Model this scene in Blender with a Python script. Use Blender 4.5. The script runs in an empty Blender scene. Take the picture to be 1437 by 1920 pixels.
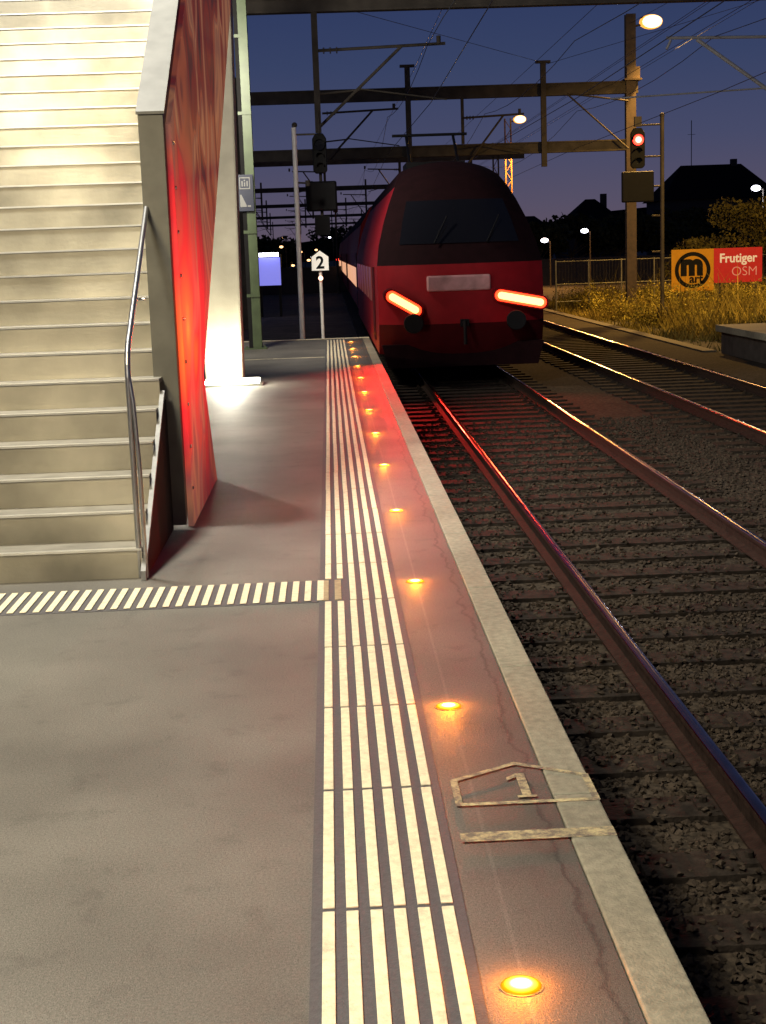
import bpy, math, random
from mathutils import Vector, Matrix
random.seed(7)
S = bpy.context.scene
COL = S.collection
S.view_settings.view_transform = 'Standard'
S.view_settings.look = 'None'
S.view_settings.exposure = 0

# ------------------------------------------------------------------ materials
def lin(c):
    return tuple(((v/255)/12.92 if v/255 <= .04045 else (((v/255)+.055)/1.055)**2.4) for v in c)

def mat(name, base, rough=.6, metal=0., var=.25, scale=6., bump=0., bscale=60., emis=None, estr=0., big=0., spec=.5, bigscale=.9):
    m = bpy.data.materials.new(name); m.use_nodes = True
    nt = m.node_tree; N = nt.nodes; L = nt.links
    b = N['Principled BSDF']
    b.inputs['Roughness'].default_value = rough
    b.inputs['Metallic'].default_value = metal
    b.inputs['Specular IOR Level'].default_value = spec
    geo = N.new('ShaderNodeNewGeometry')
    if var > 0:
        n = N.new('ShaderNodeTexNoise'); n.inputs['Scale'].default_value = scale; n.inputs['Detail'].default_value = 6
        L.new(geo.outputs['Position'], n.inputs['Vector'])
        r = N.new('ShaderNodeMapRange'); r.inputs['From Min'].default_value = .3; r.inputs['From Max'].default_value = .7
        r.inputs['To Min'].default_value = 1-var; r.inputs['To Max'].default_value = 1+var
        L.new(n.outputs['Fac'], r.inputs['Value'])
        mx = N.new('ShaderNodeVectorMath'); mx.operation = 'SCALE'
        mx.inputs[0].default_value = base[:3]
        if big > 0:
            n2 = N.new('ShaderNodeTexNoise'); n2.inputs['Scale'].default_value = bigscale; n2.inputs['Detail'].default_value = 5
            L.new(geo.outputs['Position'], n2.inputs['Vector'])
            r2 = N.new('ShaderNodeMapRange'); r2.inputs['From Min'].default_value = .35; r2.inputs['From Max'].default_value = .65
            r2.inputs['To Min'].default_value = 1-big; r2.inputs['To Max'].default_value = 1+big
            L.new(n2.outputs['Fac'], r2.inputs['Value'])
            mm = N.new('ShaderNodeMath'); mm.operation = 'MULTIPLY'
            L.new(r.outputs[0], mm.inputs[0]); L.new(r2.outputs[0], mm.inputs[1])
            L.new(mm.outputs[0], mx.inputs['Scale'])
        else:
            L.new(r.outputs[0], mx.inputs['Scale'])
        L.new(mx.outputs[0], b.inputs['Base Color'])
    else:
        b.inputs['Base Color'].default_value = (*base[:3], 1)
    if bump > 0:
        nb = N.new('ShaderNodeTexNoise'); nb.inputs['Scale'].default_value = bscale; nb.inputs['Detail'].default_value = 4
        L.new(geo.outputs['Position'], nb.inputs['Vector'])
        bp = N.new('ShaderNodeBump'); bp.inputs['Strength'].default_value = bump; bp.inputs['Distance'].default_value = .01
        L.new(nb.outputs['Fac'], bp.inputs['Height']); L.new(bp.outputs[0], b.inputs['Normal'])
    if emis:
        b.inputs['Emission Color'].default_value = (*emis, 1)
        b.inputs['Emission Strength'].default_value = estr
    return m

def asphalt():
    m = mat('platform_asphalt', (.152,.144,.124), rough=.58, var=.32, scale=120, bump=.5, bscale=220, big=.24)
    nt = m.node_tree; N = nt.nodes; L = nt.links; b = N['Principled BSDF']
    src = b.inputs['Base Color'].links[0].from_socket
    geo = N.new('ShaderNodeNewGeometry'); sp = N.new('ShaderNodeSeparateXYZ'); L.new(geo.outputs['Position'], sp.inputs[0])
    n = N.new('ShaderNodeTexNoise'); n.inputs['Scale'].default_value = 2.2; n.inputs['Detail'].default_value = 8; n.inputs['Roughness'].default_value = .7
    L.new(geo.outputs['Position'], n.inputs['Vector'])
    def math_(op, a, c):
        q = N.new('ShaderNodeMath'); q.operation = op
        for i, v in enumerate((a, c)):
            if v is None: continue
            if hasattr(v, 'links'): L.new(v, q.inputs[i])
            else: q.inputs[i].default_value = v
        return q.outputs[0]
    off = math_('MULTIPLY', math_('SUBTRACT', n.outputs['Fac'], .5), .22)
    d = math_('ABSOLUTE', math_('SUBTRACT', math_('ADD', sp.outputs['X'], off), .60), None)
    crack = N.new('ShaderNodeMapRange'); crack.inputs['From Min'].default_value = .001; crack.inputs['From Max'].default_value = .011
    crack.inputs['To Min'].default_value = .55; crack.inputs['To Max'].default_value = 1
    L.new(d, crack.inputs['Value'])
    band = N.new('ShaderNodeMapRange'); band.inputs['From Min'].default_value = .28; band.inputs['From Max'].default_value = .62
    band.inputs['To Min'].default_value = .82; band.inputs['To Max'].default_value = .56
    L.new(math_('ADD', sp.outputs['X'], off), band.inputs['Value'])
    n3 = N.new('ShaderNodeTexNoise'); n3.inputs['Scale'].default_value = 5; n3.inputs['Detail'].default_value = 7; n3.inputs['Roughness'].default_value = .65
    L.new(geo.outputs['Position'], n3.inputs['Vector'])
    st = N.new('ShaderNodeMapRange'); st.inputs['From Min'].default_value = .56; st.inputs['From Max'].default_value = .70
    st.inputs['To Min'].default_value = 1; st.inputs['To Max'].default_value = .72
    L.new(n3.outputs['Fac'], st.inputs['Value'])
    dg = math_('ABSOLUTE', math_('SUBTRACT', sp.outputs['X'], .405), None)
    gr = N.new('ShaderNodeMapRange'); gr.inputs['From Min'].default_value = .003; gr.inputs['From Max'].default_value = .008
    gr.inputs['To Min'].default_value = 1.28; gr.inputs['To Max'].default_value = 1
    L.new(dg, gr.inputs['Value'])
    f = math_('MULTIPLY', math_('MULTIPLY', math_('MULTIPLY', crack.outputs[0], band.outputs[0]), gr.outputs[0]), st.outputs[0])
    vm = N.new('ShaderNodeVectorMath'); vm.operation = 'SCALE'; L.new(src, vm.inputs[0]); L.new(f, vm.inputs['Scale'])
    L.new(vm.outputs[0], b.inputs['Base Color'])
    return m

def worn_paint(name, base, under, lo, hi, scale):
    m = mat(name, base, .6, var=.15, scale=40, bump=.3, bscale=150)
    nt = m.node_tree; N = nt.nodes; L = nt.links; b = N['Principled BSDF']
    src = b.inputs['Base Color'].links[0].from_socket
    geo = N.new('ShaderNodeNewGeometry')
    n = N.new('ShaderNodeTexNoise'); n.inputs['Scale'].default_value = scale; n.inputs['Detail'].default_value = 9; n.inputs['Roughness'].default_value = .75
    L.new(geo.outputs['Position'], n.inputs['Vector'])
    mr = N.new('ShaderNodeMapRange'); mr.inputs['From Min'].default_value = lo; mr.inputs['From Max'].default_value = hi
    L.new(n.outputs['Fac'], mr.inputs['Value'])
    mx = N.new('ShaderNodeMix'); mx.data_type = 'RGBA'
    L.new(mr.outputs[0], mx.inputs[0]); L.new(src, mx.inputs[6]); mx.inputs[7].default_value = (*under, 1)
    L.new(mx.outputs[2], b.inputs['Base Color'])
    return m

M = {}
M['asphalt'] = asphalt()
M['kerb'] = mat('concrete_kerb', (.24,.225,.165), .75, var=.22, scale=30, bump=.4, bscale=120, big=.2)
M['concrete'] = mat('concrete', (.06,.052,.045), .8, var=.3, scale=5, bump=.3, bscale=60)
M['darkmat'] = mat('dark_tactile_base', (.080,.077,.082), .6, var=.15, scale=60, bump=.3, bscale=150)
M['white'] = worn_paint('worn_cream_paint', (.72,.65,.45), (.30,.27,.20), .56, .80, 9)
M['patch'] = mat('brown_patch', (.34,.27,.16), .6, var=.25, scale=25)
M['paint'] = worn_paint('worn_road_paint', (.46,.40,.22), (.125,.115,.09), .40, .58, 24)
M['whitesign'] = mat('white_enamel', (.8,.78,.72), .4, var=.05, emis=(.9,.85,.75), estr=.3)
M['black'] = mat('black_paint', (.005,.005,.006), .6, var=.2, spec=.12)
M['ground'] = mat('earth', (.045,.038,.025), .95, var=.5, scale=4, bump=1., bscale=30, big=.4)
M['steel'] = mat('brushed_steel', (.42,.42,.41), .35, 1., var=.1, scale=20)
M['dullsteel'] = mat('dull_grey_steel', (.20,.20,.19), .6, .3, var=.15, scale=20)
M['step'] = mat('metal_steps', (.38,.350,.265), .36, .55, var=.20, scale=1.8, bump=.12, bscale=40, big=.46, bigscale=.85)
M['nosing'] = mat('step_nosing', (.58,.57,.52), .3, .6, var=.1)
M['treadgap'] = mat('tread_dark', (.20,.19,.16), .6, .3, var=.2)
M['beam'] = mat('grey_painted_steel', (.12,.117,.095), .5, .2, var=.2, scale=5, big=.1)
M['dark_steel_shade'] = mat('dark_steel_and_shade', (.010,.010,.010), .7, .0, var=.2, scale=5, spec=.1)  # near-black steel, also carries the shade painted on the stair stringer
M['beamtop'] = mat('zinc_coping', (.115,.115,.105), .55, .2, var=.15)
M['green'] = mat('green_painted_steel', (.055,.080,.034), .45, .1, var=.2, scale=5)
M['column'] = mat('pale_concrete_column', (.32,.29,.215), .7, var=.14, scale=3, bump=.2)
M['railside'] = mat('rusty_rail', (.020,.012,.009), .8, .0, var=.4, scale=20, bump=.4, spec=.1)
M['railtop'] = mat('polished_rail_head', (.40,.31,.28), .15, 1., var=.2, scale=8)
M['sleeper'] = mat('dark_timber_sleeper', (.023,.018,.014), .85, var=.5, scale=14, bump=.8, bscale=50, spec=.10)
M['stone'] = mat('ballast_stone', (.041,.031,.022), .9, var=.45, scale=14, bump=.4, bscale=90, spec=.12)
M['ballast'] = mat('ballast_bed', (.034,.026,.018), .95, var=.8, scale=26, bump=1., bscale=34, big=.2, spec=.15)
M['red'] = mat('red_train_paint', (.19,.006,.010), .6, var=.1, spec=.1)
M['redlow'] = mat('dark_red_skirt', (.05,.003,.005), .65, var=.15, spec=.1)
M['traindark'] = mat('maroon_black_train_paint', (.010,.003,.004), .85, var=.2, spec=.06)
M['glass'] = mat('dark_glass', (.006,.006,.008), .12, var=0, spec=.25)
M['winlit'] = mat('lit_window', (.3,.25,.2), .3, var=.5, scale=1.2, emis=(1,.50,.28), estr=.8)
M['windim'] = mat('dim_window', (.05,.03,.03), .3, var=.3, scale=1.2, emis=(.6,.10,.06), estr=.15)
M['trainwhite'] = mat('pale_train_stripe', (.38,.20,.20), .4, var=.3, scale=5)
M['sig'] = mat('red_signal_lens', (.8,.05,.03), .3, var=0, emis=(1,.03,.018), estr=6)
M['sigcore'] = mat('red_signal_core', (.8,.5,.5), .3, var=0, emis=(1,.40,.30), estr=3)
M['tail'] = mat('red_tail_lens', (.8,.05,.03), .3, var=0, emis=(1,.026,.006), estr=7)
M['tailcore'] = mat('hot_tail_core', (1,.6,.4), .3, var=0, emis=(1,.42,.10), estr=5)
M['mast'] = mat('galvanised_mast', (.050,.042,.034), .7, .1, var=.3, scale=3, spec=.2)
M['paleMast'] = mat('pale_galvanised_pole', (.70,.70,.66), .5, .0, var=.1)
M['wire'] = mat('copper_wire', (.05,.05,.055), .5, .6, var=.1)
M['sodium'] = mat('sodium_lamp_glass', (.3,.12,.02), .4, var=0, emis=(1,.40,.06), estr=1.5)
M['sodiumcore'] = mat('sodium_lamp_core', (.5,.3,.1), .4, var=0, emis=(1,.76,.36), estr=4)
M['coolamp'] = mat('cool_lamp_glass', (1,1,1), .3, var=0, emis=(.85,.85,1), estr=6)
M['warmdot'] = mat('warm_lamp_glass', (1,.8,.5), .3, var=0, emis=(1,.5,.2), estr=4)
M['bluead'] = mat('blue_lit_panel', (.1,.12,.5), .3, var=0, emis=(.22,.22,.80), estr=.9)
M['uplight'] = mat('white_lit_glass', (1,1,.95), .3, var=0, emis=(1,.96,.80), estr=6)
M['orangead'] = mat('orange_poster', (.42,.18,.006), .6, var=.1, emis=(.70,.28,.01), estr=.16, spec=.2)
M['redad'] = mat('red_poster', (.34,.016,.014), .6, var=.1, emis=(.60,.02,.018), estr=.26, spec=.2)
M['adtext'] = mat('white_poster_text', (.7,.65,.6), .5, var=0, emis=(.8,.7,.6), estr=.2)
M['picto'] = mat('pictogram_white', (.20,.20,.19), .6, var=0)
M['adpink'] = mat('pink_poster_text', (.6,.28,.25), .5, var=0, emis=(.7,.32,.28), estr=.2)
M['house'] = mat('dark_house_wall', (.03,.026,.025), .9, var=.2)
M['roof'] = mat('dark_roof_tile', (.008,.007,.008), .9, var=.3, spec=.05)
M['leafdark'] = mat('dark_foliage', (.02,.024,.012), .8, var=.6, scale=2, spec=.1)
M['leaf'] = mat('foliage', (.15,.12,.025), .8, var=.6, scale=2, spec=.15)
M['grass'] = mat('dry_grass', (.22,.165,.036), .85, var=.9, scale=.9, spec=.1)
M['weed'] = mat('yellow_green_weeds', (.22,.18,.032), .85, var=.85, scale=1.1, spec=.1)
M['bark'] = mat('bark', (.05,.035,.025), .9, var=.3)
M['navy'] = mat('navy_sign', (.02,.024,.045), .4, var=.1)

def led_mat():
    m = bpy.data.materials.new('amber_led_lens'); m.use_nodes = True
    nt = m.node_tree; N = nt.nodes; L = nt.links; b = N['Principled BSDF']
    tc = N.new('ShaderNodeTexCoord'); ln = N.new('ShaderNodeVectorMath'); ln.operation = 'LENGTH'
    L.new(tc.outputs['Object'], ln.inputs[0])
    cr = N.new('ShaderNodeValToRGB'); e = cr.color_ramp.elements
    cr.color_ramp.interpolation = 'EASE'
    e[0].position = .018; e[0].color = (1,.80,.36,1); e[1].position = .052; e[1].color = (.16,.022,.0,1)
    k = e.new(.032); k.color = (1,.36,.03,1)
    k = e.new(.043); k.color = (.6,.10,.0,1)
    L.new(ln.outputs['Value'], cr.inputs[0]); L.new(cr.outputs[0], b.inputs['Emission Color'])
    b.inputs['Emission Strength'].default_value = 6.0
    b.inputs['Base Color'].default_value = (.05,.012,.0,1)
    b.inputs['Specular IOR Level'].default_value = .1
    return m
M['led'] = led_mat()

def painted_reflection_mat():  # reflections in a glossy sheet, painted into its colour as swirls
    m = bpy.data.materials.new('painted_reflection_swirls'); m.use_nodes = True
    nt = m.node_tree; N = nt.nodes; L = nt.links; b = N['Principled BSDF']
    geo = N.new('ShaderNodeNewGeometry')
    n0 = N.new('ShaderNodeTexNoise'); n0.inputs['Scale'].default_value = .6; n0.inputs['Detail'].default_value = 1
    L.new(geo.outputs['Position'], n0.inputs['Vector'])
    sc = N.new('ShaderNodeVectorMath'); sc.operation = 'SCALE'; sc.inputs['Scale'].default_value = 2.0
    L.new(n0.outputs['Color'], sc.inputs[0])
    ad = N.new('ShaderNodeVectorMath'); ad.operation = 'ADD'; L.new(geo.outputs['Position'], ad.inputs[0]); L.new(sc.outputs[0], ad.inputs[1])
    mp = N.new('ShaderNodeMapping'); mp.inputs['Scale'].default_value = (1,.9,.34); mp.inputs['Rotation'].default_value = (.35,0,0)
    L.new(ad.outputs[0], mp.inputs[0])
    w = N.new('ShaderNodeTexNoise'); w.inputs['Scale'].default_value = 1.15; w.inputs['Detail'].default_value = 1.2; w.inputs['Distortion'].default_value = 1.6
    L.new(mp.outputs[0], w.inputs['Vector'])
    cr = N.new('ShaderNodeValToRGB'); e = cr.color_ramp.elements
    cr.color_ramp.interpolation = 'B_SPLINE'
    e[0].position = .25; e[0].color = (.014,.012,.026,1)
    e[1].position = .78; e[1].color = (.30,.12,.07,1)
    for p, c in ((.36,(.05,.016,.026,1)),(.43,(.20,.020,.018,1)),(.48,(.045,.022,.034,1)),(.53,(.34,.075,.035,1)),(.58,(.09,.045,.055,1)),(.64,(.42,.17,.08,1)),(.70,(.12,.05,.05,1))):
        q = e.new(p); q.color = c
    L.new(w.outputs['Fac'], cr.inputs[0])
    ds = N.new('ShaderNodeVectorMath'); ds.operation = 'SUBTRACT'; ds.inputs[1].default_value = (-.96,10.05,1.30)  # centre of an orange-red reflected glow painted into the panel colour
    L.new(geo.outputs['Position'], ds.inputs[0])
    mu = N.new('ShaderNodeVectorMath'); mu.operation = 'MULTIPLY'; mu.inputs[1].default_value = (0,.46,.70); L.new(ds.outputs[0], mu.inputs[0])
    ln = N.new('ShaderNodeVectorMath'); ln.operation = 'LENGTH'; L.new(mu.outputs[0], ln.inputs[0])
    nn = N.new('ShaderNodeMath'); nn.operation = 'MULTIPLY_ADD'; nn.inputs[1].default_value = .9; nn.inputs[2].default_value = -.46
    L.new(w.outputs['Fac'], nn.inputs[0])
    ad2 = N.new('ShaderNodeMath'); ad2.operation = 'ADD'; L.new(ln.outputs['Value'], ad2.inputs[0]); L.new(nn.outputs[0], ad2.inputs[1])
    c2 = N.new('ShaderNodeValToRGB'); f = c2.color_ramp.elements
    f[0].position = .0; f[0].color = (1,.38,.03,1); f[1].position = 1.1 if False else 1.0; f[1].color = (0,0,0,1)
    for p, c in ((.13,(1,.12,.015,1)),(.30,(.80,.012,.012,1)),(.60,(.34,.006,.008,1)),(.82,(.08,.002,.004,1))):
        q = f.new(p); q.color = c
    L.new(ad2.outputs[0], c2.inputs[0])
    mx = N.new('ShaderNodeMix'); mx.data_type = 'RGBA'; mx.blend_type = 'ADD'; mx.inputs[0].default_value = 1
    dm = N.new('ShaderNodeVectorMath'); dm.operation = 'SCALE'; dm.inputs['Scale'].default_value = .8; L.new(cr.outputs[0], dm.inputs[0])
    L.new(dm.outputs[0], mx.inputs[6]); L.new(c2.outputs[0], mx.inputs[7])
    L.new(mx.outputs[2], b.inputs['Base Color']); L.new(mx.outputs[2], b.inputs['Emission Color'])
    b.inputs['Emission Strength'].default_value = .8  # panel is no lamp, added glow keeps the painted reflections visible
    b.inputs['Roughness'].default_value = .6; b.inputs['Specular IOR Level'].default_value = .04
    return m
M['poster'] = painted_reflection_mat()  # stair side panel with its reflections painted on

# ------------------------------------------------------------------ mesh builder
class MB:
    def __init__(s): s.v = []; s.f = []
    def box(s, x0,x1,y0,y1,z0,z1):
        n = len(s.v)
        s.v += [(x0,y0,z0),(x1,y0,z0),(x1,y1,z0),(x0,y1,z0),(x0,y0,z1),(x1,y0,z1),(x1,y1,z1),(x0,y1,z1)]
        s.f += [tuple(n+i for i in q) for q in ((3,2,1,0),(4,5,6,7),(0,1,5,4),(1,2,6,5),(2,3,7,6),(3,0,4,7))]
        return s
    def prism(s, poly, axis, a, b):
        n = len(s.v); k = len(poly)
        for t in (a, b):
            for p in poly:
                if axis == 'x': s.v.append((t, p[0], p[1]))
                elif axis == 'y': s.v.append((p[0], t, p[1]))
                else: s.v.append((p[0], p[1], t))
        s.f.append(tuple(n+i for i in range(k))[::-1]); s.f.append(tuple(n+k+i for i in range(k)))
        for i in range(k):
            j = (i+1) % k
            s.f.append((n+i, n+j, n+k+j, n+k+i))
        return s
    def cyl(s, p0, p1, r0, r1=None, seg=12, cap=True):
        r1 = r0 if r1 is None else r1
        p0 = Vector(p0); p1 = Vector(p1); d = (p1-p0).normalized()
        a = d.cross(Vector((0,0,1)));
        if a.length < .01: a = Vector((1,0,0))
        a.normalize(); b = d.cross(a)
        n = len(s.v)
        for p, r in ((p0,r0),(p1,r1)):
            for i in range(seg):
                t = 2*math.pi*i/seg
                s.v.append(tuple(p + a*math.cos(t)*r + b*math.sin(t)*r))
        for i in range(seg):
            j = (i+1) % seg
            s.f.append((n+i, n+j, n+seg+j, n+seg+i))
        if cap:
            s.f.append(tuple(n+i for i in range(seg))[::-1]); s.f.append(tuple(n+seg+i for i in range(seg)))
        return s
    def tube(s, pts, r, seg=12):
        for a, b in zip(pts, pts[1:]): s.cyl(a, b, r, seg=seg)
        for p in pts[1:-1]: s.ball(p, r, 8, 6)
        return s
    def ball(s, c, r, seg=12, ring=8, sz=1., zmin=-1.):
        n = len(s.v)
        for i in range(ring+1):
            ph = math.pi*i/ring
            for j in range(seg):
                t = 2*math.pi*j/seg
                s.v.append((c[0]+r*math.sin(ph)*math.cos(t), c[1]+r*math.sin(ph)*math.sin(t), c[2]+r*sz*max(zmin, math.cos(ph))))
        for i in range(ring):
            for j in range(seg):
                k = (j+1) % seg
                s.f.append((n+i*seg+j, n+(i+1)*seg+j, n+(i+1)*seg+k, n+i*seg+k))
        return s
    def build(s, name, m, parent=None, loc=(0,0,0), label=None, cat=None, group=None, kind=None, smooth=False, bevel=0):
        org = Vector(loc)
        me = bpy.data.meshes.new(name)
        me.from_pydata([tuple(Vector(q)-org) for q in s.v], [], s.f)
        me.materials.append(m)
        if smooth:
            me.polygons.foreach_set('use_smooth', [True]*len(me.polygons))
        me.update()
        o = bpy.data.objects.new(name, me); COL.objects.link(o)
        if parent is not None: o.parent = parent
        else: o.location = org
        if smooth:
            try: me.set_sharp_from_angle(angle=math.radians(40))
            except Exception: pass
        if bevel:
            bm = o.modifiers.new('bevel', 'BEVEL'); bm.width = bevel; bm.segments = 2; bm.limit_method = 'ANGLE'
        tag(o, label, cat, group, kind)
        return o

def tag(o, label=None, cat=None, group=None, kind=None):
    if label: o['label'] = label
    if cat: o['category'] = cat
    if group: o['group'] = group
    if kind: o['kind'] = kind

def empty(name, loc, label, cat, group=None):
    o = bpy.data.objects.new(name, None); o.empty_display_size = .2; o.location = loc; COL.objects.link(o)
    tag(o, label, cat, group); return o

def text_mesh(body, size, name, m, parent, off, rot=(math.pi/2,0,0), bold=0., sx=1., label=None, extr=.004):
    cu = bpy.data.curves.new('t', 'FONT'); cu.body = body; cu.size = size; cu.align_x = 'CENTER'; cu.align_y = 'CENTER'
    cu.offset = bold; cu.extrude = extr
    t = bpy.data.objects.new('t', cu); COL.objects.link(t)
    dg = bpy.context.evaluated_depsgraph_get(); dg.update()
    me = bpy.data.meshes.new_from_object(t.evaluated_get(dg))
    bpy.data.objects.remove(t); me.materials.clear(); me.materials.append(m); me.name = name
    me.transform(Matrix.Translation(off) @ Matrix.Rotation(rot[0], 4, 'X') @ Matrix.Diagonal((sx,1,1,1)))
    o = bpy.data.objects.new(name, me); COL.objects.link(o)
    if parent is not None: o.parent = parent
    if label: o['label'] = label
    return o

def copy_thing(o, loc):
    c = o.copy(); COL.objects.link(c); c.location = loc
    def rec(src, dst):
        for ch in src.children:
            k = ch.copy(); COL.objects.link(k); k.parent = dst; rec(ch, k)
    rec(o, c)
    return c

# ------------------------------------------------------------------ camera
F = 2750.; H = 1.75
d = Vector((615-718.5, 960-478, -F)).normalized()
r = .04
u = Vector((-math.sin(r), math.cos(r), 0)); u = (u - d*u.dot(d)).normalized()
X = d.cross(u)
R = Matrix((X, d, u))
cam = bpy.data.cameras.new('camera'); co = bpy.data.objects.new('camera', cam); COL.objects.link(co)
cam.sensor_fit = 'VERTICAL'; cam.sensor_height = 36; cam.lens = F/1920*36
cam.clip_end = 3000; cam.clip_start = .05
co.matrix_world = Matrix.Translation((0,0,H)) @ R.to_4x4()
S.camera = co

# ------------------------------------------------------------------ sky
w = bpy.data.worlds.new('World'); S.world = w; w.use_nodes = True
N = w.node_tree.nodes; L = w.node_tree.links; bg = N['Background']
tc = N.new('ShaderNodeTexCoord'); sp = N.new('ShaderNodeSeparateXYZ'); L.new(tc.outputs['Generated'], sp.inputs[0])
cr = N.new('ShaderNodeValToRGB'); e = cr.color_ramp.elements
e[0].position = 0; e[0].color = (*lin((98,84,98)), 1)
e[1].position = .6; e[1].color = (*lin((28,38,66)), 1)
for p, c in ((.03,(86,80,102)),(.07,(70,74,104)),(.12,(55,66,100)),(.18,(42,55,94))):
    q = e.new(p); q.color = (*lin(c), 1)
L.new(sp.outputs['Z'], cr.inputs[0]); L.new(cr.outputs[0], bg.inputs['Color']); bg.inputs['Strength'].default_value = 1.0

# ------------------------------------------------------------------ ground & platform
RT = -.42; RH = .14; zg = -.72
MB().box(-600,600,-20,1500,-1.2,-.72).build('ground', M['ground'], kind='structure', label='dark earth and gravel around the station')
MB().box(.80,8.3,-3,160,-1.0,-.595).build('ballast_bed', M['ballast'], kind='structure', label='dark crushed stone track bed beside the platform')
MB().box(-30,.655,-4,31.3,-1.0,0).build('platform', M['asphalt'], kind='structure', label='grey asphalt station platform')
kb = MB(); y = -3.0
while y < 31.2:
    y2 = min(y+1.5, 31.3)
    kb.box(.66,.80,y,y2-.008,-1.0,.006); y = y2
kb.build('platform_kerb', M['kerb'], kind='structure', label='pale concrete edge stones along the platform', bevel=.006)
MB().box(-2.6,.80,31.02,31.298,.007,.011).build('platform_end_marking', M['white'], kind='structure', label='white painted line across the platform end')

tx0 = -.085
MB().box(tx0-.03,.30,-3,31,-.05,.004).build('tactile_strip_base', M['darkmat'], kind='structure', label='dark base of the tactile guiding strip')
ts = MB(); seams = [3.72+.9*k for k in range(-6,31)]
for a, b in zip(seams, seams[1:]):
    for i in range(6):
        x = tx0+i*.0645
        if a < 7.8 and b > 7.3 and i < 2:
            if a < 7.30: ts.box(x,x+.033,a+.012,7.30,.004,.010)
            if b > 7.84: ts.box(x,x+.033,7.84,b-.012,.004,.010)
            continue
        j = random.uniform(-.0015,.0015)
        ts.box(x+j,x+j+.033,a+.012,b-.012,.004,.010)
ts.build('tactile_strip_lines', M['white'], kind='structure', label='six cream raised lines along the platform edge', bevel=.002)
cs = MB(); x = -6.0
while x < -.125:
    cs.box(x,x+.034,7.34,7.80,.006,.010); x += .066
MB().box(-6.1,-.118,7.32,7.82,-.04,.003).build('crossing_strip_base', M['darkmat'], kind='structure', label='grey base of the crossing tactile strip')
cs.build('crossing_strip_lines', M['white'], kind='structure', label='cream hatched tactile strip before the stairs', bevel=.002)
b = MB()
for q in (-.100,-.034): b.box(q,q+.034,7.34,7.80,.0045,.009)
b.build('crossing_patch', M['patch'], kind='structure', label='brownish worn lines where the two strips meet')
MB().box(-2.0,-.12,25.6,25.66,.001,.004).build('far_strip_marking', M['white'], kind='structure', label='thin cream marking across the platform')

pm = MB()
def ribbon(mb, pts, w, z0=.0070, z1=.0074):
    for (ax,ay),(bx,by) in zip(pts, pts[1:]):
        dx, dy = bx-ax, by-ay; l = math.hypot(dx,dy); nx, ny = -dy/l*w/2, dx/l*w/2; ex, ey = dx/l*w*.35, dy/l*w*.35
        mb.prism([(ax-ex+nx,ay-ey+ny),(ax-ex-nx,ay-ey-ny),(bx+ex-nx,by+ey-ny),(bx+ex+nx,by+ey+ny)], 'z', z0, z1)
        z0 += .0001; z1 += .0001
ribbon(pm, [(.350,4.44),(.350,4.66),(.570,4.80),(.790,4.66),(.790,4.44),(.350,4.44)], .024)
pm.box(.33,.798,4.14,4.21,.0070,.0074)
pm.box(.560,.590,4.50,4.70,.0071,.0075).box(.543,.607,4.481,4.499,.0071,.0075)
pm.prism([(.5595,4.70),(.5595,4.665),(.526,4.64),(.526,4.665)], 'z', .0071, .0075)
pm.build('sector_marking', M['paint'], kind='structure', label='worn cream house outline with the number 1 and bar')

def led(loc):
    e0 = empty('platform_edge_light', loc, 'round amber light set flush in the platform asphalt', 'ground light', 'amber lights along the platform edge')
    b = MB().ball((0,0,.001), .050, 24, 8, sz=.16, zmin=0); b.build('lens', M['led'], parent=e0, smooth=True)
    rr = MB(); n = 28
    for i in range(n):
        t0 = 2*math.pi*i/n; t1 = 2*math.pi*(i+1)/n
        rr.prism([(math.cos(t0)*.050,math.sin(t0)*.050),(math.cos(t0)*.055,math.sin(t0)*.055),(math.cos(t1)*.055,math.sin(t1)*.055),(math.cos(t1)*.050,math.sin(t1)*.050)], 'z', .001,.002)
    rr.build('ring', M['beam'], parent=e0)
    return e0
l0 = led((.395,3.27,0)); LED = [(.395,3.27,0)]
for k in range(1,13):
    LED.append((.40,3.27+2.22*k,0)); copy_thing(l0, LED[-1])

# ------------------------------------------------------------------ tracks
def rail(x, y0, y1, z, lab, grp):
    h = RH; base = z-h
    side = MB().prism([(x-.065,base),(x+.065,base),(x+.065,base+.012),(x+.010,base+.03),(x+.010,z-.045),(x+.027,z-.035),(x+.027,z-.010),(x-.027,z-.010),(x-.027,z-.035),(x-.010,z-.045),(x-.010,base+.03),(x-.065,base+.012)], 'y', y0, y1)
    o = side.build('rail', M['railside'], loc=(x,y0,base), label=lab, cat='rail', group=grp)
    MB().prism([(x-.027,z-.0098),(x+.027,z-.0098),(x+.024,z-.004),(x+.015,z-.0005),(x+.005,z+.001),(x-.005,z+.001),(x-.015,z-.0005),(x-.024,z-.004)], 'y', y0, y1).build('running_surface', M['railtop'], parent=o, loc=(x,y0,base), smooth=True)
for c in (2.345, 5.70):
    for s in (-.7525,.7525):
        rail(c+s, -3 if c < 3 else 10, 170, RT, 'polished steel rail on dark sleepers', 'track rails')

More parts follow.
